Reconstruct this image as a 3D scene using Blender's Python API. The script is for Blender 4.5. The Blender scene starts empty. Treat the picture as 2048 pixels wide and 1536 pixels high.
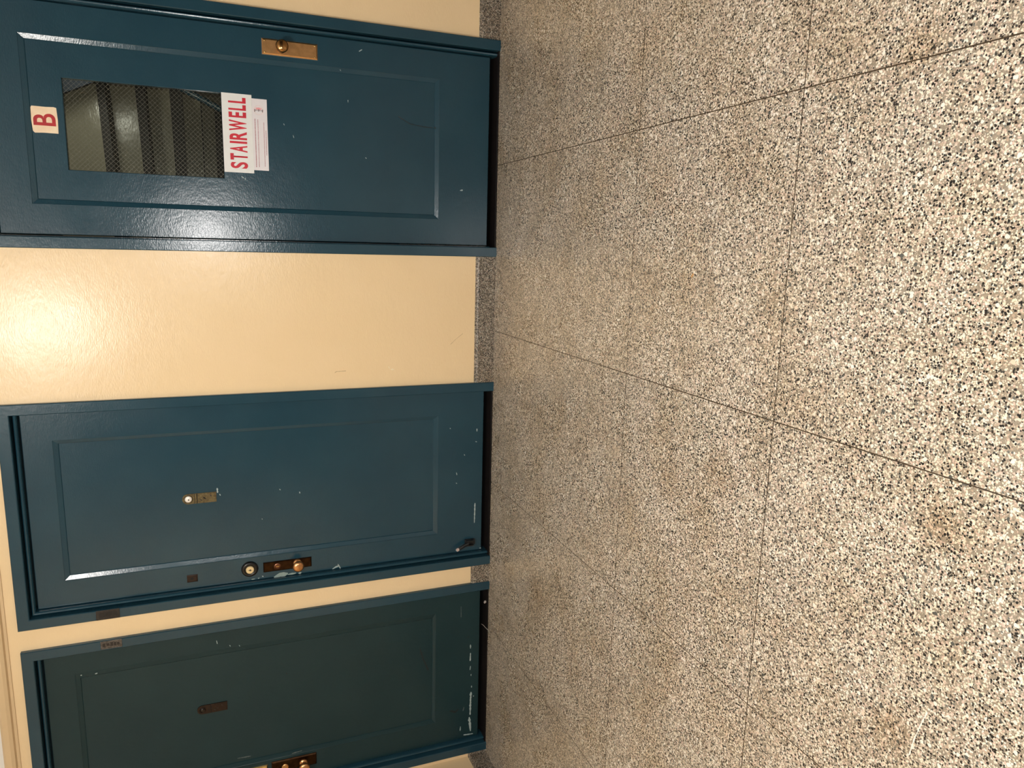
import bpy, bmesh, math, random
from mathutils import Vector, Matrix
random.seed(7)
C = bpy.context.scene.collection
sc = bpy.context.scene

# ---------------------------------------------------------------- camera
R_RIGHT = Vector((0.025266, -0.373186, -0.927412))
R_DOWN = Vector((-0.982653, -0.179768, 0.045567))
R_FWD = Vector((-0.183724, 0.910173, -0.371255))
cd = bpy.data.cameras.new('camera'); cam = bpy.data.objects.new('camera', cd); C.objects.link(cam)
M = Matrix((R_RIGHT, -R_DOWN, -R_FWD)).transposed().to_4x4()
M.translation = Vector((0, -3.45, 1.2993)); cam.matrix_world = M
cd.sensor_fit = 'HORIZONTAL'; cd.sensor_width = 36; cd.lens = 36 * 1475.77 / 2048; cd.clip_start = 0.02
sc.camera = cam
# ---------------------------------------------------------------- light and exposure
sc.view_settings.view_transform = 'Standard'; sc.view_settings.look = 'None'
sc.view_settings.gamma = 1; sc.view_settings.use_curve_mapping = False
sc.view_settings.exposure = 0.0
w = bpy.data.worlds.new('world'); sc.world = w; w.use_nodes = True
w.node_tree.nodes['Background'].inputs[0].default_value = (1, .95, .88, 1)
w.node_tree.nodes['Background'].inputs[1].default_value = 0.02
def light(name, kind, loc, power, col, size=.1, aim=None, size_y=None):
    l = bpy.data.lights.new(name, kind); l.energy = power; l.color = col
    if kind == 'AREA':
        l.size = size
        if size_y: l.shape = 'RECTANGLE'; l.size_y = size_y
    else: l.shadow_soft_size = size
    o = bpy.data.objects.new(name, l); C.objects.link(o); o.location = loc
    if aim: o.rotation_euler = (Vector(aim) - Vector(loc)).to_track_quat('-Z', 'Y').to_euler()
    return o
light('ceiling_lamp', 'POINT', (-.66, -2.8, 2.43), 124, (1, .965, .91), .09)
light('phone_flash', 'POINT', (.03, -3.44, 1.31), 90, (1, .97, .94), .012)
light('stairwell_lamp', 'POINT', (.71, .38, 1.775), 4.0, (1, .97, .86), .04)

# ---------------------------------------------------------------- helpers
def new_obj(name, mesh, mat=None, parent=None):
    o = bpy.data.objects.new(name, mesh); C.objects.link(o)
    if mat: mesh.materials.append(mat)
    if parent: o.parent = parent
    return o
def obj(name, bm, mat, parent=None, smooth=False, kind=None):
    bmesh.ops.recalc_face_normals(bm, faces=bm.faces)
    me = bpy.data.meshes.new(name); bm.to_mesh(me); bm.free()
    if smooth:
        for p in me.polygons: p.use_smooth = True
    o = new_obj(name, me, mat, parent)
    if kind: o['kind'] = kind
    return o
def empty(name, loc=(0, 0, 0), parent=None):
    o = bpy.data.objects.new(name, None); C.objects.link(o); o.location = loc
    o.empty_display_size = .05
    if parent: o.parent = parent
    return o
def structure(o): o['kind'] = 'structure'; return o
def tag(o, label, cat, group=None):
    o['label'] = label; o['category'] = cat
    if group: o['group'] = group
    return o
def box(bm, x0, x1, y0, y1, z0, z1, bevel=0, seg=2):
    t = bmesh.new()
    bmesh.ops.create_cube(t, size=1)
    for v in t.verts:
        v.co = Vector((x0 + (v.co.x + .5) * (x1 - x0), y0 + (v.co.y + .5) * (y1 - y0), z0 + (v.co.z + .5) * (z1 - z0)))
    if bevel: bmesh.ops.bevel(t, geom=t.edges[:], offset=bevel, segments=seg, affect='EDGES', profile=.5)
    merge(bm, t)
def merge(bm, t):
    me = bpy.data.meshes.new('tmp'); t.to_mesh(me); t.free(); bm.from_mesh(me); bpy.data.meshes.remove(me)
def mbox(*a, **k):
    bm = bmesh.new(); box(bm, *a, **k); return bm
def lathe(bm, prof, cx, cy, cz, n=32, axis='y', oval=1.0):
    """prof: (radius, along); revolved about an axis running towards -y (out of the wall)"""
    rings = []
    for r, a in prof:
        ring = []
        for i in range(n):
            t = 2 * math.pi * i / n
            ring.append(bm.verts.new((cx + r * math.cos(t), cy - a, cz + r * oval * math.sin(t))))
        rings.append(ring)
    for a, b in zip(rings, rings[1:]):
        for i in range(n):
            bm.faces.new((a[i], a[(i + 1) % n], b[(i + 1) % n], b[i]))
    if prof[0][0] > 1e-6: bm.faces.new(rings[0])
    if prof[-1][0] > 1e-6: bm.faces.new(rings[-1])
    bmesh.ops.remove_doubles(bm, verts=bm.verts, dist=1e-6)
def tube(bm, pts, r, n=8):
    pts = [Vector(p) for p in pts]; rings = []
    for i, p in enumerate(pts):
        d = (pts[min(i + 1, len(pts) - 1)] - pts[max(i - 1, 0)]).normalized()
        u = d.cross(Vector((.31, .17, .93))).normalized(); v = d.cross(u)
        rr = r[i] if isinstance(r, (list, tuple)) else r
        rings.append([bm.verts.new(p + rr * (u * math.cos(2 * math.pi * k / n) + v * math.sin(2 * math.pi * k / n))) for k in range(n)])
    for a, b in zip(rings, rings[1:]):
        for i in range(n): bm.faces.new((a[i], a[(i + 1) % n], b[(i + 1) % n], b[i]))
    bm.faces.new(rings[0]); bm.faces.new(rings[-1])
def prism(bm, poly, y0, y1):
    """poly in (x,z), extruded from y0 (front) to y1"""
    a = [bm.verts.new((x, y0, z)) for x, z in poly]; b = [bm.verts.new((x, y1, z)) for x, z in poly]
    bm.faces.new(a); bm.faces.new(b)
    n = len(poly)
    for i in range(n): bm.faces.new((a[i], a[(i + 1) % n], b[(i + 1) % n], b[i]))

# ---------------------------------------------------------------- materials
def mat(name):
    m = bpy.data.materials.new(name); m.use_nodes = True
    nt = m.node_tree; b = nt.nodes['Principled BSDF']
    return m, nt, b
def N(nt, t, **k):
    n = nt.nodes.new(t)
    for a, v in k.items(): setattr(n, a, v)
    return n
def ramp(nt, stops, interp='LINEAR'):
    r = N(nt, 'ShaderNodeValToRGB'); r.color_ramp.interpolation = interp
    e = r.color_ramp.elements
    while len(e) > 1: e.remove(e[-1])
    e[0].position, e[0].color = stops[0][0], (*stops[0][1], 1)
    for p, c in stops[1:]:
        x = e.new(p); x.color = (*c, 1)
    return r
def mixc(nt, fac, a, b, blend='MIX'):
    m = N(nt, 'ShaderNodeMix', data_type='RGBA', blend_type=blend)
    for s, v in ((m.inputs[0], fac), (m.inputs[6], a), (m.inputs[7], b)):
        if hasattr(v, 'is_linked'): nt.links.new(v, s)
        elif isinstance(v, (int, float)): s.default_value = v
        else: s.default_value = (*v, 1)
    return m.outputs[2]
def math_(nt, op, a, b=0.0, c=0.0):
    m = N(nt, 'ShaderNodeMath', operation=op)
    for s, v in zip(m.inputs, (a, b, c)):
        if hasattr(v, 'is_linked'): nt.links.new(v, s)
        else: s.default_value = v
    return m.outputs[0]
def wpos(nt, scale=(1, 1, 1)):
    g = N(nt, 'ShaderNodeNewGeometry'); m = N(nt, 'ShaderNodeMapping'); m.inputs['Scale'].default_value = scale
    nt.links.new(g.outputs['Position'], m.inputs['Vector']); return m.outputs[0]
def noise(nt, vec, scale, detail=2, rough=.5):
    n = N(nt, 'ShaderNodeTexNoise'); n.inputs['Scale'].default_value = scale; n.inputs['Detail'].default_value = detail
    n.inputs['Roughness'].default_value = rough; nt.links.new(vec, n.inputs['Vector']); return n
def bump(nt, b, parts, dist=.001):
    """parts: [(height socket, weight)]"""
    s = None
    for h, wt in parts:
        t = math_(nt, 'MULTIPLY', h, wt); s = t if s is None else math_(nt, 'ADD', s, t)
    bp = N(nt, 'ShaderNodeBump'); bp.inputs['Distance'].default_value = dist; bp.inputs['Strength'].default_value = 1
    nt.links.new(s, bp.inputs['Height']); nt.links.new(bp.outputs[0], b.inputs['Normal'])
def paint(name, col, col2, rough, bumps, rvar=.08, spec=.5):
    m, nt, b = mat(name); v = wpos(nt)
    n = noise(nt, v, 3.1, 4, .6)
    r = ramp(nt, [(.35, col), (.68, col2)]); nt.links.new(n.outputs[0], r.inputs[0])
    nt.links.new(r.outputs[0], b.inputs['Base Color'])
    n2 = noise(nt, v, 9, 3)
    nt.links.new(math_(nt, 'ADD', math_(nt, 'MULTIPLY', n2.outputs[0], rvar), rough - rvar / 2), b.inputs['Roughness'])
    b.inputs['Specular IOR Level'].default_value = spec
    hs = []
    for sx, scale, wt in bumps:
        vv = wpos(nt, sx); hs.append((noise(nt, vv, scale, 2).outputs[0], wt))
    bump(nt, b, hs)
    return m
BR = (1, 1, .30)       # roller and brush ridges
TEAL = paint('teal_gloss_paint', (.0115, .045, .068), (.015, .053, .077), .205, [((.35, 1, 1), 240, .30), ((1, 1, .8), 60, .32), ((1, 1, 1), 7, .6)])
TEAL_DARK = paint('darker_green_gloss', (.0095, .031, .037), (.012, .036, .042), .30, [((.35, 1, 1), 240, .30), ((1, 1, .8), 45, .7), ((1, 1, 1), 7, 1.5)], spec=.3)  # leaf tone darker, greener and less shiny than the other doors
CREAM = paint('cream_gloss_paint', (.80, .61, .365), (.82, .63, .385), .25, [((.3, 1, 1), 230, .50), ((.6, 1, 1), 40, .7), ((1, 1, 1), 5, 1.0)], spec=.36)
DIM = paint('far_wall_fill_cut', (.10, .095, .085), (.12, .11, .10), .6, [((1, 1, 1), 60, .5)])  # unseen far walls, colour set dark to cut bounce light and reflected haze
CREAM_RAIL = paint('cream_rail_paint', (.62, .46, .27), (.67, .50, .30), .4, [((.2, 1, 1), 60, .6)])
WHITE = paint('white_ceiling_paint', (.78, .76, .72), (.82, .80, .76), .6, [((1, 1, 1), 90, .6)])
STAIR_PAINT = paint('stair_riser_paint', (.34, .31, .23), (.38, .35, .26), .21, [((.3, 1, 1), 160, .5), ((1, 1, 1), 16, 1.6)])
STAIR_DARK = paint('stair_tread_slate', (.010, .0075, .006), (.022, .017, .013), .6, [((1, 1, 1), 80, 1.0)])

STAINS = [(-.617, -1.82, .10), (-.72, -1.58, .09), (-1.54, -.63, .16), (-.985, -2.455, .075), (.40, -2.33, .08), (-.52, -2.49, .06)]   # old brown stains on the floor
def terrazzo(name, dark, dim, rough, joint_dirt=True):
    m, nt, b = mat(name); v0 = wpos(nt)
    # warp so that the marble chips are irregular
    wn = noise(nt, v0, 150, 2)
    sub = N(nt, 'ShaderNodeVectorMath', operation='SUBTRACT'); nt.links.new(wn.outputs['Color'], sub.inputs[0]); sub.inputs[1].default_value = (.5, .5, .5)
    scl = N(nt, 'ShaderNodeVectorMath', operation='SCALE'); nt.links.new(sub.outputs[0], scl.inputs[0]); scl.inputs['Scale'].default_value = .0042
    ad = N(nt, 'ShaderNodeVectorMath', operation='ADD'); nt.links.new(v0, ad.inputs[0]); nt.links.new(scl.outputs[0], ad.inputs[1])
    v = ad.outputs[0]
    matrix_n = noise(nt, v0, 420, 2)
    mr = ramp(nt, [(.3, (.24, .21, .165)), (.7, (.42, .38, .31))]); nt.links.new(matrix_n.outputs[0], mr.inputs[0])
    col = mr.outputs[0]
    def chips(col, scale, share, stops, size, seedoff):
        mp = N(nt, 'ShaderNodeMapping'); mp.inputs['Location'].default_value = (seedoff, seedoff * .7, seedoff * 1.3); nt.links.new(v, mp.inputs['Vector'])
        vo = N(nt, 'ShaderNodeTexVoronoi', feature='F1'); vo.inputs['Scale'].default_value = scale; nt.links.new(mp.outputs[0], vo.inputs['Vector'])
        sp = N(nt, 'ShaderNodeSeparateColor'); nt.links.new(vo.outputs['Color'], sp.inputs[0])
        r = ramp(nt, stops, 'CONSTANT'); nt.links.new(sp.outputs[0], r.inputs[0])
        pick = math_(nt, 'LESS_THAN', sp.outputs[1], share)
        rad = math_(nt, 'MULTIPLY_ADD', sp.outputs[2], size * .5, size * .62)   # each chip its own size
        inside = math_(nt, 'MULTIPLY', math_(nt, 'SUBTRACT', rad, vo.outputs['Distance']), 14); 
        cl = N(nt, 'ShaderNodeClamp'); nt.links.new(inside, cl.inputs[0])
        return mixc(nt, math_(nt, 'MULTIPLY', cl.outputs[0], pick), col, r.outputs[0])
    pale = [(0, (.95, .88, .72)), (.20, (.74, .58, .50)), (.36, (1, .97, .88)), (.56, (.56, .45, .35)), (.70, (.88, .77, .66)), (.84, (.40, .34, .27))]
    col = chips(col, 240, .88, pale, .64, 3.1)
    col = chips(col, 172, .55, pale, .62, 8.7)
    blk = [(0, (.012, .012, .012)), (.55, (.025, .024, .022)), (.72, (.06, .065, .06)), (.86, (.16, .17, .165)), (.94, (.05, .03, .02))]
    col = chips(col, 225, dark, blk, .58, 12.3)
    col = chips(col, 165, dark * .6, blk, .52, 15.9)
    col = chips(col, 118, .06, [(0, (1, .97, .9)), (.6, (.9, .75, .62)), (.85, (.10, .11, .105))], .55, 21.1)
    # ground-in dirt
    d = noise(nt, wpos(nt, (1, 1.15, 1)), 3.6, 5, .62)
    dr = ramp(nt, [(.42, (1, 1, 1)), (.75, (.80, .74, .64))]); nt.links.new(d.outputs[0], dr.inputs[0])
    col = mixc(nt, 1.0, col, dr.outputs[0], 'MULTIPLY')
    sn = noise(nt, v0, 34, 4, .7)
    for sx_, sy_, sr_ in STAINS:
        dist = N(nt, 'ShaderNodeVectorMath', operation='DISTANCE'); nt.links.new(v0, dist.inputs[0]); dist.inputs[1].default_value = (sx_, sy_, 0)
        mr_ = N(nt, 'ShaderNodeMapRange'); mr_.inputs['From Min'].default_value = sr_; mr_.inputs['From Max'].default_value = 0
        nt.links.new(dist.outputs['Value'], mr_.inputs['Value'])
        col = mixc(nt, math_(nt, 'MULTIPLY', mr_.outputs[0], math_(nt, 'MULTIPLY', sn.outputs[0], 1.1)), col, mixc(nt, 1.0, col, (.62, .49, .33), 'MULTIPLY'))
    col = mixc(nt, 1.0, col, (dim, dim * .965, dim * .92), 'MULTIPLY')
    nt.links.new(col, b.inputs['Base Color'])
    rn = noise(nt, v0, 5, 3); nt.links.new(math_(nt, 'MULTIPLY_ADD', rn.outputs[0], .14, rough - .07), b.inputs['Roughness'])
    bump(nt, b, [(noise(nt, v0, 160, 2).outputs[0], .25), (noise(nt, v0, 12, 2).outputs[0], .8)])
    return m
TERR = terrazzo('floor_terrazzo', .30, .69, .28)
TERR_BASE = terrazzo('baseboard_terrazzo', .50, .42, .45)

def simple(name, col, rough=.5, metal=0, col2=None, scale=60, bmp=.5, spec=.5):
    m, nt, b = mat(name); v = wpos(nt)
    n = noise(nt, v, scale, 3, .6)
    r = ramp(nt, [(.35, col), (.65, col2 or tuple(c * .8 for c in col))]); nt.links.new(n.outputs[0], r.inputs[0])
    nt.links.new(r.outputs[0], b.inputs['Base Color'])
    b.inputs['Roughness'].default_value = rough; b.inputs['Metallic'].default_value = metal
    b.inputs['Specular IOR Level'].default_value = spec
    if bmp: bump(nt, b, [(noise(nt, v, scale * 3, 2).outputs[0], bmp)], .0004)
    return m
BRASS = simple('aged_brass', (.66, .37, .16), .36, 1, (.54, .30, .12), 40)
BRASS_BRIGHT = simple('polished_brass', (.85, .60, .24), .2, 1, (.7, .45, .16), 40, .2)
BRONZE = simple('dark_bronze', (.052, .026, .012), .36, 1, (.028, .014, .007), 50)
COPPER = simple('worn_copper_knob', (.72, .38, .17), .3, 1, (.6, .29, .12), 60)
OLIVE = simple('tarnished_brass', (.17, .135, .065), .5, .7, (.085, .062, .030), 90, 1)
RUST = simple('brown_tarnish', (.034, .017, .009), .55, .5, (.020, .010, .006), 90, 1)
TAG_DARK = simple('rusted_tag', (.032, .025, .020), .5, .2, (.014, .011, .009), 130, 1)
TAG_GREY = simple('scratched_tag', (.13, .115, .10), .45, .2, (.04, .03, .024), 160, 1)
BLACK = simple('black_iron', (.008, .008, .009), .4, 0)
SADDLE = simple('dark_saddle_stone', (.0035, .003, .003), .6, 0, (.008, .005, .005), 120, spec=.2)
SILVER = simple('pale_steel', (.90, .86, .80), .35, .1, (.82, .77, .70), 60, .1)
HOLE = simple('keyhole_black', (.003, .003, .003), .8, 0, bmp=0)
LENS = simple('dark_lens', (.01, .006, .005), .15, 0, bmp=0)
RUBBER = simple('pale_rubber', (.55, .42, .38), .6, 0)
VINYL = simple('white_vinyl', (.76, .78, .77), .42, 0, (.74, .75, .74), 30, .1)
VINYL_PINK = simple('white_notice_vinyl', (.74, .71, .74), .42, 0, (.71, .69, .72), 30, .1)
CREAMTAG = simple('cream_sticker', (.86, .70, .49), .45, 0, (.82, .62, .42), 40, .1)
RED = simple('red_print', (.58, .006, .028), .45, 0, (.52, .006, .022), 30, 0)
DEEPRED = simple('deep_red_print', (.44, .006, .010), .45, 0, (.36, .006, .010), 30, 0)
PALERED = simple('faded_red_print', (.42, .17, .20), .5, 0, (.36, .16, .18), 200, 0)
PINK = simple('pink_print', (.80, .32, .34), .5, 0, (.74, .28, .30), 200, 0)
PRINTBLACK = simple('black_print', (.05, .03, .03), .5, 0, bmp=0)
STRIP = simple('divider_brass', (.055, .034, .015), .5, .2, (.035, .022, .011), 90)
FLUFF = simple('grey_fluff', (.45, .40, .37), .9, 0)
CH_W = simple('pale_paint_chip', (.42, .50, .50), .5, 0, (.30, .38, .38), 200, 0)
CH_P = simple('old_grey_green_paint', (.30, .37, .34), .55, 0, (.19, .26, .25), 300, 0)
CH_G = simple('grey_scuff', (.10, .125, .125), .5, 0, bmp=0)
CH_K = simple('dark_scuff', (.008, .012, .013), .6, 0, bmp=0)
CH_B = simple('brown_wall_mark', (.60, .43, .24), .6, 0, bmp=0)
CH_C = simple('bright_cream_chip', (.92, .78, .55), .5, 0, bmp=0)
STAIN = simple('orange_stain', (.42, .20, .06), .5, 0, (.5, .3, .12), 300, 0)

def glass_mat():
    m, nt, b = mat('wired_glass'); nt.nodes.remove(b)
    out = nt.nodes['Material Output']
    tr = N(nt, 'ShaderNodeBsdfTransparent'); tr.inputs[0].default_value = (.86, .88, .84, 1)
    gl = N(nt, 'ShaderNodeBsdfGlossy'); gl.inputs['Roughness'].default_value = .06
    fr = N(nt, 'ShaderNodeFresnel'); fr.inputs[0].default_value = 1.45
    mx = N(nt, 'ShaderNodeMixShader'); nt.links.new(fr.outputs[0], mx.inputs[0]); nt.links.new(tr.outputs[0], mx.inputs[1]); nt.links.new(gl.outputs[0], mx.inputs[2])
    nt.links.new(mx.outputs[0], out.inputs[0]); return m
GLASS = glass_mat()

# ---------------------------------------------------------------- the room
XL, XR, YB = -2.79, 5.2, -5.3
DOORS = {  # outer edges of the frame, latch side
    'door_1': dict(x0=-.055, x1=.939, latch='right'),
    'door_2': dict(x0=-1.658, x1=-.678, latch='left'),
    'door_3': dict(x0=-2.760, x1=-1.757, latch='left')}
TOP = 2.127
# floor: a bed with terrazzo panels cast between thin divider strips
floor = structure(obj('floor', mbox(XL - .2, XR, YB, .35, -.06, -.012), SADDLE))
gx = [XL] + [-2.003, -1.208, -.418, .378, 1.171, 1.964, 2.757, 3.55, 4.343] + [XR]
gy = [YB, -4.915, -4.19, -3.467, -2.742, -2.018, -1.295, .02]
g = .0015
for i in range(len(gx) - 1):
    for j in range(len(gy) - 1):
        obj('terrazzo_panel', mbox(gx[i] + g, gx[i + 1] - g, gy[j] + g, gy[j + 1] - g, -.012, 0), TERR, floor)
for x in gx[1:-1]:
    obj('divider_strip', mbox(x - g, x + g, YB, 0, -.012, -.0003), STRIP, floor)
for y in gy[1:-1]:
    for i in range(len(gx) - 1):
        obj('divider_strip', mbox(gx[i] + g, gx[i + 1] - g, y - g, y + g, -.012, -.0003), STRIP, floor)
structure(obj('ceiling', mbox(XL, XR, YB, .12, 2.75, 2.85), WHITE))
# wall with the three doors
bm = bmesh.new()
RAIL_Z = 2.171
cuts = [(XL, -2.745), (-1.772, -1.643), (-.693, -.040), (.924, XR)]
for a, b_ in cuts: box(bm, a, b_, 0, .12, 0, TOP - .02)
box(bm, XL, XR, 0, .12, TOP - .02, RAIL_Z + .02)
wall = structure(obj('wall_back', bm, CREAM))
obj('frieze', mbox(XL, XR, 0, .12, RAIL_Z + .02, 2.75), WHITE, wall)
structure(obj('wall_left', mbox(XL - .12, XL, YB, .12, 0, 2.75), CREAM))
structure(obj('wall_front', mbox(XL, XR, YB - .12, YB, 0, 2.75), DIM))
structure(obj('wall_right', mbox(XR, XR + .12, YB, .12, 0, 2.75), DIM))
# picture rail: moulded strip
bm = bmesh.new()
pr = [(0, RAIL_Z), (-.006, RAIL_Z - .001), (-.006, RAIL_Z + .010), (-.020, RAIL_Z + .014), (-.026, RAIL_Z + .026), (-.026, RAIL_Z + .046), (-.018, RAIL_Z + .056), (0, RAIL_Z + .058)]
def sweep_x(bm, prof, x0, x1):
    a = [bm.verts.new((x0, y, z)) for y, z in prof]; b2 = [bm.verts.new((x1, y, z)) for y, z in prof]; n = len(prof)
    for i in range(n): bm.faces.new((a[i], a[(i + 1) % n], b2[(i + 1) % n], b2[i]))
    bm.faces.new(a); bm.faces.new(b2)
sweep_x(bm, pr, XL, XR)
structure(obj('trim_4', bm, CREAM_RAIL))
# terrazzo baseboard with a bevelled top
bb = structure(empty('baseboard_back'))
bp = [(.0, .0), (-.012, .0), (-.012, .086), (-.009, .093), (.0, .100)]
for a, b_ in [(XL, -2.760), (-1.757, -1.658), (-.678, -.055), (.939, XR)]:
    bm = bmesh.new(); sweep_x(bm, bp, a, b_); obj('base_segment', bm, TERR_BASE, bb)
bm = bmesh.new()
pa = [(XL, 0), (XL + .012, 0), (XL + .012, .086), (XL + .009, .093), (XL, .100)]
A = [bm.verts.new((x, 0, z)) for x, z in pa]; B = [bm.verts.new((x, YB, z)) for x, z in pa]
for i in range(5): bm.faces.new((A[i], A[(i + 1) % 5], B[(i + 1) % 5], B[i]))
bm.faces.new(A); bm.faces.new(B)
structure(obj('baseboard_left', bm, TERR_BASE))

# ---------------------------------------------------------------- door frames
def latch_profile():     # (inset from the outer edge, y): casing face, groove, rounded stop, gap
    return [(0, .0), (0, -.017), (.003, -.020), (.043, -.020), (.046, -.017), (.046, .060), (.0525, .060), (.0525, .008), (.0545, .0035), (.0580, .0015), (.0620, .0025), (.0650, .0065), (.0660, .011), (.0660, .075), (.0, .075)]
def hinge_profile():
    return [(0, .0), (0, -.017), (.003, -.020), (.043, -.020), (.046, -.017), (.046, .060), (.0500, .060), (.0500, .075), (.0, .075)]
def jamb(side, x, prof, parent):
    """side +1: inset grows with x; top cut on the mitre"""
    bm = bmesh.new(); n = len(prof)
    a = [bm.verts.new((x + side * s, y, 0)) for s, y in prof]
    b2 = [bm.verts.new((x + side * s, y, TOP - s)) for s, y in prof]
    for i in range(n): bm.faces.new((a[i], a[(i + 1) % n], b2[(i + 1) % n], b2[i]))
    bm.faces.new(a); bm.faces.new(b2)
    return obj('jamb', bm, TEAL, parent)
def header(x0, x1, s0, s1, parent):
    bm = bmesh.new(); prof = latch_profile(); n = len(prof)
    cap = lambda s, lim: min(s, lim)
    a = [bm.verts.new((x0 + cap(s, s0), y, TOP - s)) for s, y in prof]
    b2 = [bm.verts.new((x1 - cap(s, s1), y, TOP - s)) for s, y in prof]
    for i in range(n): bm.faces.new((a[i], a[(i + 1) % n], b2[(i + 1) % n], b2[i]))
    bm.faces.new(a); bm.faces.new(b2)
    return obj('header', bm, TEAL, parent)
trims = {}
for k, (dn, d) in enumerate(DOORS.items()):
    t = structure(empty('trim_%d' % (k + 1), ((d['x0'] + d['x1']) / 2, 0, 0)))
    lp, hp = latch_profile(), hinge_profile()
    L, Rr = (lp, hp) if d['latch'] == 'left' else (hp, lp)
    parts = [jamb(1, d['x0'], L, None), jamb(-1, d['x1'], Rr, None), header(d['x0'], d['x1'], .066 if L is lp else .050, .066 if Rr is lp else .050, None)]
    parts.append(obj('threshold', mbox(d['x0'] + .046, d['x1'] - .046, -.012, .11, 0, .008, bevel=.002), SADDLE))
    for p in parts: p.parent = t; p.location = -Vector(t.location)
    trims[dn] = t
# ---------------------------------------------------------------- door leaves
YF, YP = .030, .042          # face of stiles and rails; face of the recessed panel
def ring(bm, o, i, yo, yi):
    """quad ring between rectangle o at y=yo and rectangle i at y=yi"""
    def c(r, y): return [bm.verts.new(p) for p in ((r[0], y, r[2]), (r[1], y, r[2]), (r[1], y, r[3]), (r[0], y, r[3]))]
    a, b2 = c(o, yo), c(i, yi)
    for k in range(4): bm.faces.new((a[k], a[(k + 1) % 4], b2[(k + 1) % 4], b2[k]))
def leaf(dn, rect, pout, pin, hole=None, TEAL=TEAL):
    root = structure(empty(dn, ((rect[0] + rect[1]) / 2, YF, 0)))
    off = -Vector(root.location)
    def P(name, bm, m, **k):
        o = obj(name, bm, m, root, **k); o.location = off; return o
    bm = bmesh.new()
    e = .0025
    r2 = (rect[0] + e, rect[1] - e, rect[2] + e, rect[3] - e)
    ring(bm, rect, r2, YF + e, YF); ring(bm, r2, pout, YF, YF)
    ring(bm, rect, rect, YF + e, YF + .042); ring(bm, rect, pout, YF + .042, YF + .042); ring(bm, pout, pout, YF, YF + .042)
    bmesh.ops.remove_doubles(bm, verts=bm.verts, dist=1e-5)
    P('leaf_frame', bm, TEAL)
    # bevelled sticking: quirk, slope, quirk
    bm = bmesh.new()
    def lerp(t): return tuple(a + (b2 - a) * t for a, b2 in zip(pout, pin))
    ring(bm, pout, lerp(.06), YF + .0012, YF + .0022); ring(bm, lerp(.06), lerp(.86), YF + .0022, YP - .0035)
    ring(bm, lerp(.86), lerp(1.0), YP - .0035, YP + .001); ring(bm, lerp(1.0), pout, YP + .004, YP + .004); ring(bm, pout, pout, YF + .0012, YP + .004)
    ring(bm, lerp(1.0), lerp(1.0), YP + .001, YP + .004)
    bmesh.ops.remove_doubles(bm, verts=bm.verts, dist=1e-5)
    P('panel_moulding', bm, TEAL)
    bm = bmesh.new()
    if hole is None: box(bm, pout[0], pout[1], YP, YP + .02, pout[2], pout[3])
    else:
        big = (pout[0], pout[1], pout[2], pout[3]); e = .0018
        h2 = (hole[0] - e, hole[1] + e, hole[2] - e, hole[3] + e)
        ring(bm, big, h2, YP, YP); ring(bm, h2, hole, YP, YP + e); ring(bm, hole, hole, YP + e, YP + .028); ring(bm, hole, big, YP + .028, YP + .028); ring(bm, big, big, YP, YP + .028)
        bmesh.ops.remove_doubles(bm, verts=bm.verts, dist=1e-5)
    P('panel', bm, TEAL)
    return root, P
ZT, ZB = 2.0565, .033
d1, P1 = leaf('door_1', (-.0015, .8705, ZB, ZT), (.117, .750, .280, 1.941), (.138, .729, .302, 1.919), (.2545, .6015, 1.2275, 1.8075))
d2, P2 = leaf('door_2', (-1.5905, -.7305, ZB, ZT), (-1.475, -.848, .275, 1.948), (-1.453, -.866, .300, 1.926))
d3, P3 = leaf('door_3', (-2.6925, -1.8090, ZB, ZT), (-2.562, -1.918, .280, 1.943), (-2.541, -1.950, .298, 1.921), TEAL=TEAL_DARK)

# window of the stairwell door
pane = P1('glass_pane', mbox(.2545, .6015, YP + .010, YP + .016, 1.2275, 1.8075), GLASS)
bm = bmesh.new()
gx0, gx1, gz0, gz1 = .2555, .6005, 1.2285, 1.8065
step = .0185
def wire(x0, z0, x1, z1):
    d = Vector((x1 - x0, 0, z1 - z0)); n = Vector((-d.z, 0, d.x)).normalized() * .00038
    y = YP + .013
    ps = [Vector((x0, y, z0)) + n, Vector((x0, y, z0)) - n, Vector((x1, y, z1)) - n, Vector((x1, y, z1)) + n]
    f = [bm.verts.new(p - Vector((0, .0003, 0))) for p in ps]; b2 = [bm.verts.new(p + Vector((0, .0003, 0))) for p in ps]
    bm.faces.new(f); bm.faces.new(b2)
    for i in range(4): bm.faces.new((f[i], f[(i + 1) % 4], b2[(i + 1) % 4], b2[i]))
s = gz0 - (gx1 - gx0)
while s < gz1:        # both diagonals
    for sg in (1, -1):
        pts = []
        for x in (gx0, gx1):
            z = s + (x - gx0) if sg == 1 else s + (gx1 - x)
            pts.append((x, z))
        (xa, za), (xb, zb) = pts
        def clip(xa, za, xb, zb, z):
            t = (z - za) / (zb - za); return xa + (xb - xa) * t, z
        if max(za, zb) > gz0 and min(za, zb) < gz1:
            if za < gz0: xa, za = clip(xa, za, xb, zb, gz0)
            if zb < gz0: xb, zb = clip(xa, za, xb, zb, gz0)
            if za > gz1: xa, za = clip(xa, za, xb, zb, gz1)
            if zb > gz1: xb, zb = clip(xa, za, xb, zb, gz1)
            wire(xa, za, xb, zb)
    s += step
o = obj('wire_mesh', bm, simple('mesh_wire', (.22, .20, .17), .4, .7, bmp=0), pane, kind='stuff')

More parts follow.
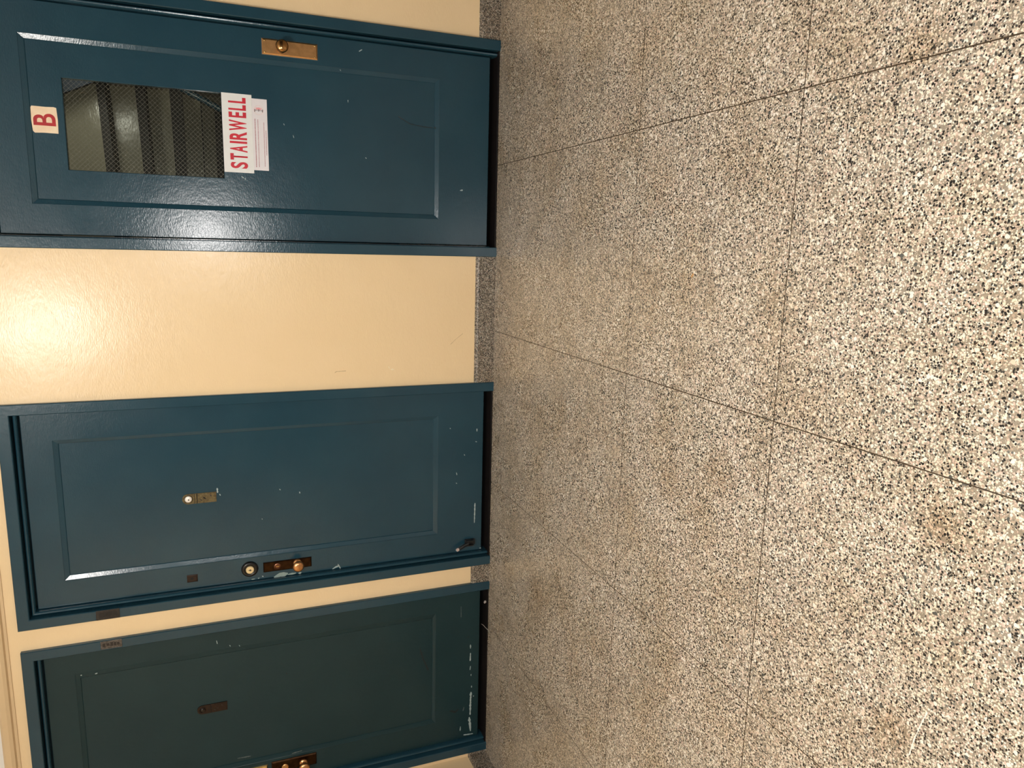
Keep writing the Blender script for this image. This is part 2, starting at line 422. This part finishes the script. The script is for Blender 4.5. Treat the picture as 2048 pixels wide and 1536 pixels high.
# ---------------------------------------------------------------- ironmongery
def put(o, parent, root=None):
    o.parent = parent
    return o
def plate(P, parent_root, x0, x1, z0, z1, m, name='lock_plate', bev=.004, th=.005, y=YF):
    bm = bmesh.new()
    ring(bm, (x0, x1, z0, z1), (x0, x1, z0, z1), y + .001, y - th * .45)
    ring(bm, (x0, x1, z0, z1), (x0 + bev, x1 - bev, z0 + bev, z1 - bev), y - th * .45, y - th)
    v = [bm.verts.new(p) for p in ((x0 + bev, y - th, z0 + bev), (x1 - bev, y - th, z0 + bev), (x1 - bev, y - th, z1 - bev), (x0 + bev, y - th, z1 - bev))]
    bm.faces.new(v)
    v = [bm.verts.new(p) for p in ((x0, y + .001, z0), (x1, y + .001, z0), (x1, y + .001, z1), (x0, y + .001, z1))]
    bm.faces.new(v)
    bmesh.ops.remove_doubles(bm, verts=bm.verts, dist=1e-6)
    return P(name, bm, m)
def screws(pl, pts, y, m, r=.0035):
    for x, z in pts:
        bm = bmesh.new(); lathe(bm, [(r, -.001), (r, .0006), (r * .6, .0016), (0, .0018)], x, y, z, 12); obj('screw', bm, m, pl, smooth=True)
def knob(pl, x, z, m, y, r=.027, name='knob', proj=.052):
    bm = bmesh.new()
    prof = [(.021, 0), (.021, .003), (.017, .007), (.011, .010), (.0095, .020), (.011, .026), (.018, .030), (r * .92, .035), (r, .042), (r * .96, .047), (r * .82, proj), (r * .5, proj + .0035), (0, proj + .005)]
    lathe(bm, prof, x, y, z, 40); return obj(name, bm, m, pl, smooth=True)
# brass handle of the stairwell door
pl = plate(P1, d1, .7705, .8335, .830, 1.058, BRASS, 'handle_plate', .005, .006)
screws(pl, [(.779, 1.047), (.825, 1.047), (.779, .841), (.825, .841)], YF - .006, BRASS_BRIGHT)
knob(pl, .8005, .980, simple('knob_brass', (.50, .27, .10), .17, 1, (.42, .22, .08), 30, .2), YF - .006, .0265)
bm = bmesh.new(); ring(bm, (.7685, .8355, .828, 1.060), (.7705, .8335, .830, 1.058), YF - .0004, YF - .0022)
ring(bm, (.7685, .8355, .828, 1.060), (.7685, .8355, .828, 1.060), YF - .0004, YF + .001)
P1('paint_rim', bm, CH_G)

def key_cylinder(parent, x, z, y, r_ring, r_cyl, ring_m, cyl_m, name='cylinder'):
    bm = bmesh.new()
    lathe(bm, [(r_ring, -.001), (r_ring, .002), (r_ring * .93, .010), (r_ring * .80, .013), (r_cyl * 1.12, .013), (r_cyl * 1.10, .009)], x, y, z, 40)
    return bm
# deadbolt, bronze plate and knob of door 2
bm = key_cylinder(None, -1.531, 1.1935, YF, .038, .0185, BLACK, BRASS)
db = P2('deadbolt', bm, simple('black_lacquer', (.006, .005, .005), .3, 0, bmp=.2), smooth=True)
bm = bmesh.new(); lathe(bm, [(.0185, .0), (.0185, .0135), (.0165, .0155), (0, .0155)], -1.531, YF, 1.1935, 32); cy = obj('cylinder', bm, simple('pale_brass', (.88, .74, .46), .3, .5, bmp=.1), db)
bm = bmesh.new(); box(bm, -1.5335, -1.5300, YF - .0160, YF - .0150, 1.186, 1.1995, bevel=.0004); box(bm, -1.5365, -1.5270, YF - .0160, YF - .0150, 1.1905, 1.1945, bevel=.0004); obj('keyhole', bm, HOLE, cy) if False else obj('keyhole', bm, HOLE, db)
pl = plate(P2, d2, -1.5575, -1.5085, .9105, 1.133, BRONZE, 'lock_plate', .004, .006)
knob(pl, -1.5300, .9770, COPPER, YF - .006, .0265)
bm = bmesh.new(); lathe(bm, [(.0155, -.001), (.0155, .003), (.0125, .0045), (.0105, .001), (0, .001)], -1.5335, YF - .006, 1.069, 28); cy = obj('key_cylinder', bm, simple('bronze_cylinder', (.20, .09, .05), .35, .9, bmp=.3), pl, smooth=False)
bm = mbox(-1.5345, -1.5325, YF - .0075, YF - .0068, 1.062, 1.076); obj('key_slot', bm, BRASS_BRIGHT, pl)
# small upper keyhole cover of door 2
pl = plate(P2, d2, -1.5575, -1.5225, 1.4210, 1.4660, RUST, 'keyhole_cover', .004, .004)
bm = bmesh.new(); lathe(bm, [(.0065, -.001), (.0065, .0008), (0, .0008)], -1.540, YF - .004, 1.4445, 18); obj('keyhole', bm, HOLE, pl)
# door 3: bronze plate and knob, brass latch plate above
pl = plate(P3, d3, -2.640, -2.575, .9110, 1.130, BRONZE, 'lock_plate', .006, .007)
knob(pl, -2.615, .9770, COPPER, YF - .007, .0275)
bm = bmesh.new(); lathe(bm, [(.0165, -.001), (.0165, .004), (.0135, .006), (.0105, .002), (0, .002)], -2.614, YF - .007, 1.066, 28); obj('key_cylinder', bm, BRASS, pl)
pl = plate(P3, d3, -2.655, -2.583, 1.150, 1.240, BRASS_BRIGHT, 'night_latch', .004, .007)
bm = bmesh.new(); lathe(bm, [(.018, -.001), (.018, .006), (.015, .008), (0, .008)], -2.619, YF - .007, 1.195, 28); obj('cylinder', bm, BRASS_BRIGHT, pl)

# door viewers: arched plate, viewer, card slot
def viewer(P, x, z0, z1, w_, m, lens_m, card_m, lens_r=.0125, hole=True, mark=False):
    y = YP
    pts = [(x - w_ / 2, z0), (x + w_ / 2, z0), (x + w_ / 2, z1 - w_ / 2)]
    for k in range(1, 12):
        t = math.pi * k / 12; pts.append((x + w_ / 2 * math.cos(t), z1 - w_ / 2 + w_ / 2 * math.sin(t)))
    pts.append((x - w_ / 2, z1 - w_ / 2))
    bm = bmesh.new(); prism(bm, pts, y - .004, y + .001); pl = P('viewer_plate', bm, m)
    zc = z1 - w_ / 2 - .002
    bm = bmesh.new(); lathe(bm, [(lens_r * 1.25, -.001), (lens_r * 1.25, .002), (lens_r * 1.12, .0035), (lens_r * 1.0, .002)], x, y - .004, zc, 28); obj('viewer_rim', bm, m, pl)
    bm = bmesh.new(); lathe(bm, [(lens_r * 1.02, .0), (lens_r, .003), (lens_r * .7, .0055), (0, .0065)], x, y - .004, zc, 28); obj('viewer', bm, lens_m, pl, smooth=True)
    if hole:
        bm = bmesh.new(); lathe(bm, [(.0030, .0052), (.0030, .0068), (0, .0068)], x - .0015, y - .004, zc - .001, 14); obj('peep_hole', bm, HOLE, pl)
    zd = zc - .038
    bm = bmesh.new(); box(bm, x - w_ / 2 + .001, x + w_ / 2 - .001, y - .0062, y - .003, zd + .003, zd + .0115, bevel=.001); obj('slot_bar', bm, m, pl)
    bm = bmesh.new(); box(bm, x - w_ / 2 + .001, x + w_ / 2 - .001, y - .0044, y - .003, zd + .0002, zd + .0028); box(bm, x - w_ / 2 + .001, x + w_ / 2 - .001, y - .0044, y - .003, zd + .0117, zd + .0135); obj('slot_groove', bm, HOLE, pl)
    bm = bmesh.new(); box(bm, x - w_ / 2 + .003, x + w_ / 2 - .003, y - .0052, y - .003, z0 + .004, zd - .001, bevel=.0006); cardo = obj('card', bm, card_m, pl)
    bm = bmesh.new()
    rr = random.Random(3)
    for k in range(4):
        a0 = rr.uniform(-.013, .013); zz = rr.uniform(z0 + .014, zd - .012)
        prism(bm, [(x + a0, zz), (x + a0 + .006, zz + .003), (x + a0 + .010, zz + .011), (x + a0 + .002, zz + .008)], y - .0056, y - .0050)
    obj('card_stain', bm, TAG_DARK, pl, kind='stuff')
viewer(P2, -1.1620, 1.3240, 1.4670, .047, OLIVE, SILVER, OLIVE, .0148)
viewer(P3, -2.2210, 1.3220, 1.4560, .045, RUST, LENS, RUST, .0115, False)

# kick-down holder at the foot of door 2
bm = bmesh.new(); box(bm, -1.553, -1.522, YF - .012, YF + .001, .073, .128, bevel=.002); box(bm, -1.553, -1.547, YF - .030, YF, .085, .126, bevel=.001); box(bm, -1.529, -1.523, YF - .030, YF, .085, .126, bevel=.001)
h = P2('door_holder', bm, BLACK)
bm = bmesh.new(); tube(bm, [(-1.538, YF - .022, .112), (-1.550, YF - .024, .140), (-1.563, YF - .026, .168)], [.009, .0085, .0075], 12); obj('arm', bm, BLACK, h, smooth=False)
bm = bmesh.new(); tube(bm, [(-1.562, YF - .026, .166), (-1.566, YF - .0266, .176), (-1.5675, YF - .0268, .179)], [.0075, .0085, .007], 12); obj('rubber_tip', bm, RUBBER, h)
bm = bmesh.new(); tube(bm, [(-1.5665, YF - .027, .1785), (-1.5683, YF - .0275, .1805)], [.005, .004], 10); obj('tip_cap', bm, CH_W, h)

# stamped metal tags on the casings
def casing_tag(dn, x0, x1, z0, z1, m, m2):
    t = trims[dn]; bm = mbox(x0, x1, -.0225, -.0195, z0, z1, bevel=.0008); tg = obj('metal_tag', bm, m, t); tg.location = -Vector(t.location)
    bm = bmesh.new(); r = random.Random(z0)
    zz = z0 + .010
    while zz < z1 - .014:
        hh = r.uniform(.006, .013)
        box(bm, x0 + .010 + r.uniform(0, .004), x1 - .008 - r.uniform(0, .006), -.0232, -.0222, zz, zz + hh); zz += hh + r.uniform(.003, .006)
    obj('stamped_mark', bm, m2, tg, kind='stuff')
casing_tag('door_2', -1.6560, -1.6120, 1.742, 1.834, TAG_DARK, BLACK)
casing_tag('door_3', -1.7960, -1.7585, 1.742, 1.826, TAG_GREY, TAG_DARK)

# ---------------------------------------------------------------- chipped paint and scuffs (worn away patches with their own outline)
CHM = {'w': CH_W, 'p': CH_P, 'g': CH_G, 'k': CH_K, 'b': CH_B, 'c': CH_C}
CHN = {'w': 'paint_chip', 'p': 'bare_patch', 'g': 'grey_scuff', 'k': 'dark_scuff', 'b': 'brown_mark', 'c': 'paint_chip'}
CHIPS = {
 'door_1':[
  ('w',0.0300,0.0040,[(0.827, 0.65), (0.836, 0.636)]),
  ('w',0.0300,0.0059,[(0.255, 0.175), (0.258, 0.16)]),
  ('k',0.0300,0.0067,[(0.534, 0.305), (0.53, 0.296)]),
  ('k',0.0420,0.0032,[(0.57, 0.471), (0.542, 0.417), (0.534, 0.345), (0.533, 0.307)]),
  ('w',0.0420,0.0024,[(0.498, 0.978), (0.49, 0.974)]),
  ('w',0.0420,0.0020,[(0.453, 0.94), (0.441, 0.936)]),
  ('w',0.0420,0.0020,[(0.621, 0.699), (0.61, 0.699)]),
  ('w',0.0420,0.0032,[(0.379, 0.624), (0.375, 0.619)]),
  ('w',0.0420,0.0039,[(0.267, 1.159), (0.259, 1.151)]),
  ('w',0.0420,0.0029,[(0.26, 1.145), (0.251, 1.143)]),
  ('w',0.0300,0.0020,[(0.743, 0.734), (0.737, 0.73)]),
 ],
 'door_2':[
  ('w',0.0420,0.0068,[(-1.122, 1.319), (-1.146, 1.318)]),
  ('w',0.0420,0.0046,[(-1.152, 1.31), (-1.16, 1.306)]),
  ('w',0.0300,0.0059,[(-1.328, 0.072), (-1.438, 0.074)]),
  ('w',0.0300,0.0042,[(-0.927, 0.068), (-0.943, 0.068)]),
  ('w',0.0300,0.0042,[(-0.914, 0.213), (-0.919, 0.21)]),
  ('w',0.0300,0.0042,[(-1.059, 0.136), (-1.065, 0.131)]),
  ('p',0.0300,0.0177,[(-1.591, 1.086), (-1.582, 1.059), (-1.58, 1.022)]),
  ('p',0.0300,0.0101,[(-1.585, 1.022), (-1.583, 0.984)]),
  ('p',0.0300,0.0103,[(-1.587, 0.973), (-1.584, 0.959)]),
  ('p',0.0300,0.0074,[(-1.585, 1.188), (-1.585, 1.172)]),
  ('p',0.0300,0.0049,[(-1.585, 1.159), (-1.583, 1.152)]),
  ('w',0.0300,0.0050,[(-1.575, 1.14), (-1.579, 1.134)]),
  ('w',0.0300,0.0079,[(-1.588, 0.811), (-1.58, 0.794), (-1.575, 0.776)]),
  ('w',0.0300,0.0040,[(-1.566, 0.784), (-1.591, 0.772)]),
  ('w',0.0420,0.0037,[(-1.177, 0.956), (-1.187, 0.954)]),
  ('w',0.0420,0.0048,[(-1.155, 1.047), (-1.161, 1.042)]),
  ('w',0.0420,0.0037,[(-1.292, 1.13), (-1.297, 1.128)]),
  ('w',0.0300,0.0034,[(-1.152, 0.176), (-1.166, 0.173)]),
  ('w',0.0300,0.0042,[(-0.995, 0.075), (-0.998, 0.067)]),
  ('w',0.0300,0.0060,[(-1.583, 0.042), (-1.584, 0.034)]),
  ('w',0.0300,0.0035,[(-1.208, 0.178), (-1.212, 0.172)]),
 ],
 'door_3':[
  ('w',0.0300,0.0065,[(-2.134, 0.084), (-2.158, 0.084)]),
  ('w',0.0300,0.0081,[(-2.184, 0.083), (-2.232, 0.085)]),
  ('w',0.0300,0.0059,[(-2.262, 0.082), (-2.286, 0.085)]),
  ('w',0.0300,0.0050,[(-2.311, 0.078), (-2.323, 0.078)]),
  ('w',0.0300,0.0050,[(-2.382, 0.074), (-2.394, 0.074)]),
  ('w',0.0300,0.0099,[(-2.42, 0.077), (-2.469, 0.079), (-2.56, 0.08)]),
  ('w',0.0300,0.0120,[(-2.572, 0.085), (-2.66, 0.076)]),
  ('w',0.0300,0.0066,[(-2.445, 0.062), (-2.451, 0.062)]),
  ('w',0.0300,0.0051,[(-2.618, 0.135), (-2.645, 0.137)]),
  ('w',0.0300,0.0060,[(-2.675, 0.117), (-2.68, 0.061)]),
  ('g',0.0300,0.0101,[(-2.503, 0.116), (-2.526, 0.122)]),
  ('k',0.0300,0.0130,[(-2.508, 0.199), (-2.522, 0.165), (-2.508, 0.148)]),
  ('k',0.0420,0.0079,[(-2.11, 0.363), (-2.174, 0.346), (-2.248, 0.316)]),
  ('g',0.0300,0.0038,[(-1.901, 0.141), (-1.965, 0.14)]),
  ('k',0.0300,0.0064,[(-2.081, 0.096), (-2.093, 0.099)]),
  ('k',0.0420,0.0082,[(-2.109, 1.045), (-2.116, 1.041)]),
  ('w',0.0300,0.0030,[(-1.869, 1.355), (-1.887, 1.352)]),
  ('w',0.0300,0.0038,[(-1.903, 1.299), (-1.911, 1.295)]),
  ('w',0.0300,0.0038,[(-1.911, 1.257), (-1.919, 1.253)]),
  ('w',0.0300,0.0044,[(-1.931, 1.922), (-1.93, 1.916)]),
  ('w',0.0300,0.0056,[(-1.935, 1.865), (-1.933, 1.855)]),
  ('g',0.0420,0.0054,[(-2.522, 1.288), (-2.525, 1.225)]),
  ('g',0.0300,0.0057,[(-2.553, 1.031), (-2.549, 0.981)]),
 ],
 'wall_back':[
  ('b',0.0000,0.0035,[(-0.603, 0.787), (-0.596, 0.778), (-0.595, 0.734)]),
  ('c',0.0000,0.0049,[(-0.581, 0.533), (-0.591, 0.528)]),
  ('c',0.0000,0.0074,[(-0.596, 0.521), (-0.597, 0.506)]),
  ('b',0.0000,0.0025,[(-0.483, 0.224), (-0.457, 0.196), (-0.43, 0.16)]),
 ],
}
def ragged(bm, pts, wd, y, rr, d=.0003):
    P_ = [Vector((a, b2)) for a, b2 in pts]
    dense = []
    for a, b2 in zip(P_, P_[1:]):
        n = max(2, int((b2 - a).length / max(wd * .8, .002)))
        dense += [a.lerp(b2, k / n) for k in range(n)]
    dense.append(P_[-1])
    L, R2 = [], []
    for i, p in enumerate(dense):
        t = (dense[min(i + 1, len(dense) - 1)] - dense[max(i - 1, 0)]); t = t.normalized() if t.length else Vector((1, 0)); n = Vector((-t.y, t.x))
        ww = wd / 2 * (rr.uniform(.6, 1.3) if 0 < i < len(dense) - 1 else .4)
        L.append(p + n * ww); R2.append(p - n * ww * rr.uniform(.7, 1.2))
    poly = L + R2[::-1]
    prism(bm, [(p.x, p.y) for p in poly], y - d, y + .0002)
roots = {'door_1': d1, 'door_2': d2, 'door_3': d3, 'wall_back': wall}
rr = random.Random(11)
for dn, lst in CHIPS.items():
    for kind in 'wpgkbc':
        sel = [c for c in lst if c[0] == kind]
        if not sel: continue
        bm = bmesh.new()
        for _, y, wd, pts in sel: ragged(bm, pts, max(wd, .0022), y, rr)
        o = obj(CHN[kind], bm, CHM[kind], roots[dn], kind='stuff'); o.location = -Vector(roots[dn].location)
# marks on the terrazzo
def floor_mark(name, pts, wd, m):
    bm = bmesh.new(); P_ = [Vector(p) for p in pts]; n = len(P_); a = []; b2 = []
    dense = []
    for p, q in zip(P_, P_[1:]):
        for k in range(6): dense.append(p.lerp(q, k / 6))
    dense.append(P_[-1])
    for i, p in enumerate(dense):
        t = (dense[min(i + 1, len(dense) - 1)] - dense[max(i - 1, 0)]).normalized(); nn = Vector((-t.y, t.x)) * wd / 2 * rr.uniform(.4, 1.3)
        a.append(bm.verts.new((p.x + nn.x, p.y + nn.y, .0003))); b2.append(bm.verts.new((p.x - nn.x, p.y - nn.y, .0003)))
    for i in range(len(dense) - 1): bm.faces.new((a[i], a[i + 1], b2[i + 1], b2[i]))
    obj(name, bm, m, floor)
floor_mark('scuff_mark', [(-.081, -1.369), (-.077, -1.407), (-.054, -1.462), (-.027, -1.508)], .0016, simple('grey_rubber_scuff', (.16, .13, .10), .5, 0, bmp=0))
floor_mark('scratch', [(-1.019, -2.501), (-.979, -2.507), (-.938, -2.517), (-.903, -2.527)], .0030, simple('white_scratch', (.78, .70, .62), .6, 0, bmp=0))
floor_mark('stain', [(-.077, -1.630), (-.071, -1.634), (-.066, -1.639)], .008, STAIN)

# ---------------------------------------------------------------- lettering
def text_obj(name, body, m, parent, x0, x1, z0, z1, y, bold=0.0, d=.0003):
    """text filling the rectangle x0..x1, z0..z1 on the plane y, facing -y"""
    cu = bpy.data.curves.new(name, 'FONT'); cu.body = body; cu.size = 1; cu.offset = bold; cu.extrude = .0; cu.resolution_u = 6
    to = bpy.data.objects.new('tmp_text', cu); C.objects.link(to)
    dg = bpy.context.evaluated_depsgraph_get(); me = bpy.data.meshes.new_from_object(to.evaluated_get(dg))
    bpy.data.objects.remove(to); bpy.data.curves.remove(cu)
    xs = [v.co.x for v in me.vertices]; ys = [v.co.y for v in me.vertices]
    ax, bx, ay, by = min(xs), max(xs), min(ys), max(ys)
    for v in me.vertices:
        v.co = Vector((x0 + (v.co.x - ax) / (bx - ax) * (x1 - x0), y, z0 + (v.co.y - ay) / (by - ay) * (z1 - z0)))
    me.name = name; me.materials.clear()
    return new_obj(name, me, m, parent)
# STAIRWELL sign
sy = YP - .0015
bm = mbox(.2810, .6030, sy, YP + .0004, 1.1065, 1.2265)
s1 = obj('stairwell_sign', bm, VINYL); tag(s1, 'white rectangular sign reading STAIRWELL in red under the door window', 'sign')
s1.location = (0, -.0008, 0)
Ls = 'STAIRWELL'
# tall condensed capitals: each letter fitted into its own cell (from the photograph)
cells = [(.298, .325), (.333, .3597), (.365, .393), (.4010, .4100), (.416, .4500), (.4525, .4970), (.5065, .5290), (.5360, .5585), (.5650, .5880)]
for ch, (a, b_) in zip(Ls, cells):
    text_obj('letter', ch, RED, s1, a, b_, 1.1305, 1.2005, sy - .0003, .03)
# narrower notice below it
bm = mbox(.2950, .5900, YP - .0008, YP + .0004, 1.0450, 1.1064)
s2 = obj('notice_strip', bm, VINYL_PINK); tag(s2, 'narrow white notice strip with small red print and round logo below the STAIRWELL sign', 'sign')
s2.location = (0, -.0004, 0)
yy = YP - .0009
def dashes(name, z, h, x0, x1, m, gap, seed):
    bm = bmesh.new(); r = random.Random(seed); x = x0
    while x < x1:
        wl = r.uniform(.0016, .0042)
        prism(bm, [(x, z - h / 2 * r.uniform(.7, 1)), (min(x + wl, x1), z - h / 2), (min(x + wl, x1), z + h / 2 * r.uniform(.7, 1)), (x, z + h / 2)], yy - .0001, yy)
        x += wl + r.uniform(gap * .6, gap * 1.4)
    obj(name, bm, m, s2, kind='stuff')
dashes('print_line', 1.0955, .0042, .3080, .5080, PALERED, .0010, 1)
dashes('print_line', 1.0840, .0030, .3090, .5060, PALERED, .0010, 2)
dashes('print_line', 1.0600, .0028, .3120, .4950, PALERED, .0010, 3)
dashes('print_line', 1.0520, .0028, .3600, .4620, PALERED, .0010, 4)
# round logo: pale ring, pink cap, dark shields left, centre and right
lx, lz = .5440, 1.0795
bm = bmesh.new()
ra = [[bm.verts.new((lx + r_ * math.cos(t_ * math.pi / 18), yy - .0001, lz + r_ * math.sin(t_ * math.pi / 18))) for t_ in range(36)] for r_ in (.0195, .0180)]
for i_ in range(36): bm.faces.new((ra[0][i_], ra[0][(i_ + 1) % 36], ra[1][(i_ + 1) % 36], ra[1][i_]))
obj('logo_ring', bm, simple('faint_pink_print', (.80, .62, .60), .5, 0, bmp=0), s2)
bm = bmesh.new()
for k in range(7):
    t0 = -.6 + k * .2
    prism(bm, [(lx + .003 + .004 * math.cos(t0 * 2), lz + t0 * .021 - .0012), (lx + .0085 + .003 * math.cos(t0 * 2), lz + t0 * .021 - .001), (lx + .0085 + .003 * math.cos(t0 * 2), lz + t0 * .021 + .001), (lx + .003 + .004 * math.cos(t0 * 2), lz + t0 * .021 + .0012)], yy - .0002, yy)
prism(bm, [(lx + .002, lz - .011), (lx + .007, lz - .008), (lx + .010, lz - .001), (lx + .008, lz + .008), (lx + .002, lz + .011)], yy - .00015, yy)
obj('logo_cap', bm, PINK, s2)
bm = bmesh.new()
for (zc, l) in ((.0155, 1), (0, .7), (-.0160, 1)):
    prism(bm, [(lx - .008 * l, lz + zc - .0012), (lx + .003, lz + zc - .0018), (lx + .004, lz + zc + .0010), (lx - .007 * l, lz + zc + .0020)], yy - .00025, yy)
for zc in (.0105, .0055, -.005, -.0105):
    prism(bm, [(lx - .004, lz + zc - .0010), (lx + .002, lz + zc - .0010), (lx + .002, lz + zc + .0010), (lx - .004, lz + zc + .0010)], yy - .00022, yy)
obj('logo_shield', bm, PRINTBLACK, s2)
# cream sticker with a red B
bm = bmesh.new()
pts = [(.3895, 1.8320), (.4400, 1.8305), (.4860, 1.8330), (.4885, 1.8420), (.4870, 1.8700), (.4880, 1.9160), (.4820, 1.9195), (.4350, 1.9205), (.3950, 1.9180), (.3880, 1.9120), (.3900, 1.8800)]
prism(bm, [(x, z) for x, z in pts], YP - .0012, YP + .0003)
s3 = obj('letter_sticker', bm, CREAMTAG); tag(s3, 'cream square sticker with a red letter B above the door window', 'sticker')
s3.location = (0, -.0004, 0)
text_obj('letter', 'B', DEEPRED, s3, .4165, .4620, 1.8380, 1.9140, YP - .0015, .016)

# ---------------------------------------------------------------- litter at the foot of door 3
bm = bmesh.new(); tube(bm, [(-1.998, -.014, .040), (-2.004, -.020, .030), (-2.016, -.026, .021), (-2.028, -.040, .008), (-2.040, -.052, .0014)], [.0006, .001, .0011, .001, .0006], 6)
tag(obj('thread', bm, FLUFF, smooth=True), 'short pale thread sticking out under the door with white scraped paint at its foot', 'thread')
bm = bmesh.new(); bmesh.ops.create_icosphere(bm, subdivisions=2, radius=.006)
for v in bm.verts: v.co = Vector((v.co.x * 1.4, v.co.y * .8, v.co.z * 1.2)) * rr.uniform(.7, 1.2)
lo = min(v.co.z for v in bm.verts)
for v in bm.verts: v.co += Vector((-1.885, .004, .008 - lo))
tag(obj('dust_clump', bm, FLUFF), 'small grey dust clump on the dark threshold beside the pale thread', 'dust')

# ---------------------------------------------------------------- stairwell behind the glass
structure(obj('floor_stairwell', mbox(-.6, 1.9, .122, 3.2, -.06, -.001), TERR))
bm = bmesh.new(); box(bm, -.7, -.6, .122, 3.2, 0, 2.9); structure(obj('wall_stairwell_left', bm, STAIR_PAINT))
structure(obj('wall_stairwell_right', mbox(1.9, 2.0, .122, 3.2, 0, 2.9), STAIR_PAINT))
structure(obj('wall_stairwell_back', mbox(-.6, 1.9, 3.1, 3.2, 0, 2.9), STAIR_PAINT))
structure(obj('ceiling_stairwell', mbox(-.7, 2.0, .122, 3.2, 2.9, 3.0), STAIR_PAINT))
st = empty('stair_flight', (.6, 1.2, 0)); tag(st, 'cream and dark brown stair flight seen from below through the door window', 'stairs')
def S(name, bm, m, **k):
    o = obj(name, bm, m, st, **k); o.location = (-.6, -1.2, 0); return o
def slab(y0, y1, l, r_, zl, zr, th_l, th_r, name, m):
    """slab with a sloping edge: z given at x=l and x=r_"""
    bm = bmesh.new()
    prism(bm, [(l, zl - th_l), (r_, zr - th_r), (r_, zr), (l, zl)], y0, y1); return S(name, bm, m)
def lin(xa, za, xb, zb, x): return za + (zb - za) * (x - xa) / (xb - xa)
X0, X1 = -.05, .86
bands = [  # y, (x_left, top, bottom), (x_right, top, bottom)
    (.90, (.313, 1.766, 1.726), (.742, 1.786, 1.750)),
    (1.17, (.335, 1.615, 1.570), (.814, 1.634, 1.590)),
    (1.44, (.362, 1.465, 1.406), (.858, 1.476, 1.411)),
    (1.71, (.392, 1.312, 1.305), (.887, 1.315, 1.308)),
    (1.98, (.400, 1.232, 1.168), (.940, 1.232, 1.168))]
ext = []
for y, (xa, ta, ba), (xb, tb, bb_) in bands:
    ext.append((y, lin(xa, ta, xb, tb, X0), lin(xa, ta, xb, tb, X1), lin(xa, ba, xb, bb_, X0), lin(xa, ba, xb, bb_, X1)))
for y, tl, tr, bl, br in ext:
    slab(y, y + .268, X0, X1, tl, tr, tl - bl, tr - br, 'tread', STAIR_DARK)
tops = [(ext[0][0] - .27, 2.02, 2.04)] + [(y, bl, br) for y, tl, tr, bl, br in ext[:-1]]
# risers: from the top of each tread up to the underside of the next one above
for (y, tl, tr, bl, br), up in zip(ext, [None] + ext[:-1]):
    zl, zr = (1.98, 2.0) if up is None else (up[3], up[4])
    slab(y + .002, y + .014, X0, X1, zl, zr, zl - tl, zr - tr, 'riser', STAIR_PAINT)
slab(1.99, 2.004, X0, X1, 1.168, 1.168, 1.168, 1.168, 'riser', STAIR_DARK)
bm = bmesh.new(); prism(bm, [(.500, 2.16), (.6175, 1.915), (.716, 1.712), (.80, 1.54), (.86, 1.54), (.86, 2.16)], .60, .63); S('string_board', bm, simple('dark_slate_board', (.020, .026, .036), .8, 0, bmp=0, spec=.1))
bm = bmesh.new(); tube(bm, [(1.02, .98, 1.955), (.78, .99, 1.425), (.673, 1.0, 1.193), (.50, 1.01, .82)], .017, 12); S('handrail', bm, TEAL, smooth=True)
for x in (.765, .86):
    bm = bmesh.new(); tube(bm, [(x, 1.0, lin(.78, 1.425, .673, 1.193, x)), (x, 1.0, .3)], .007, 8); S('baluster', bm, TEAL, smooth=True)
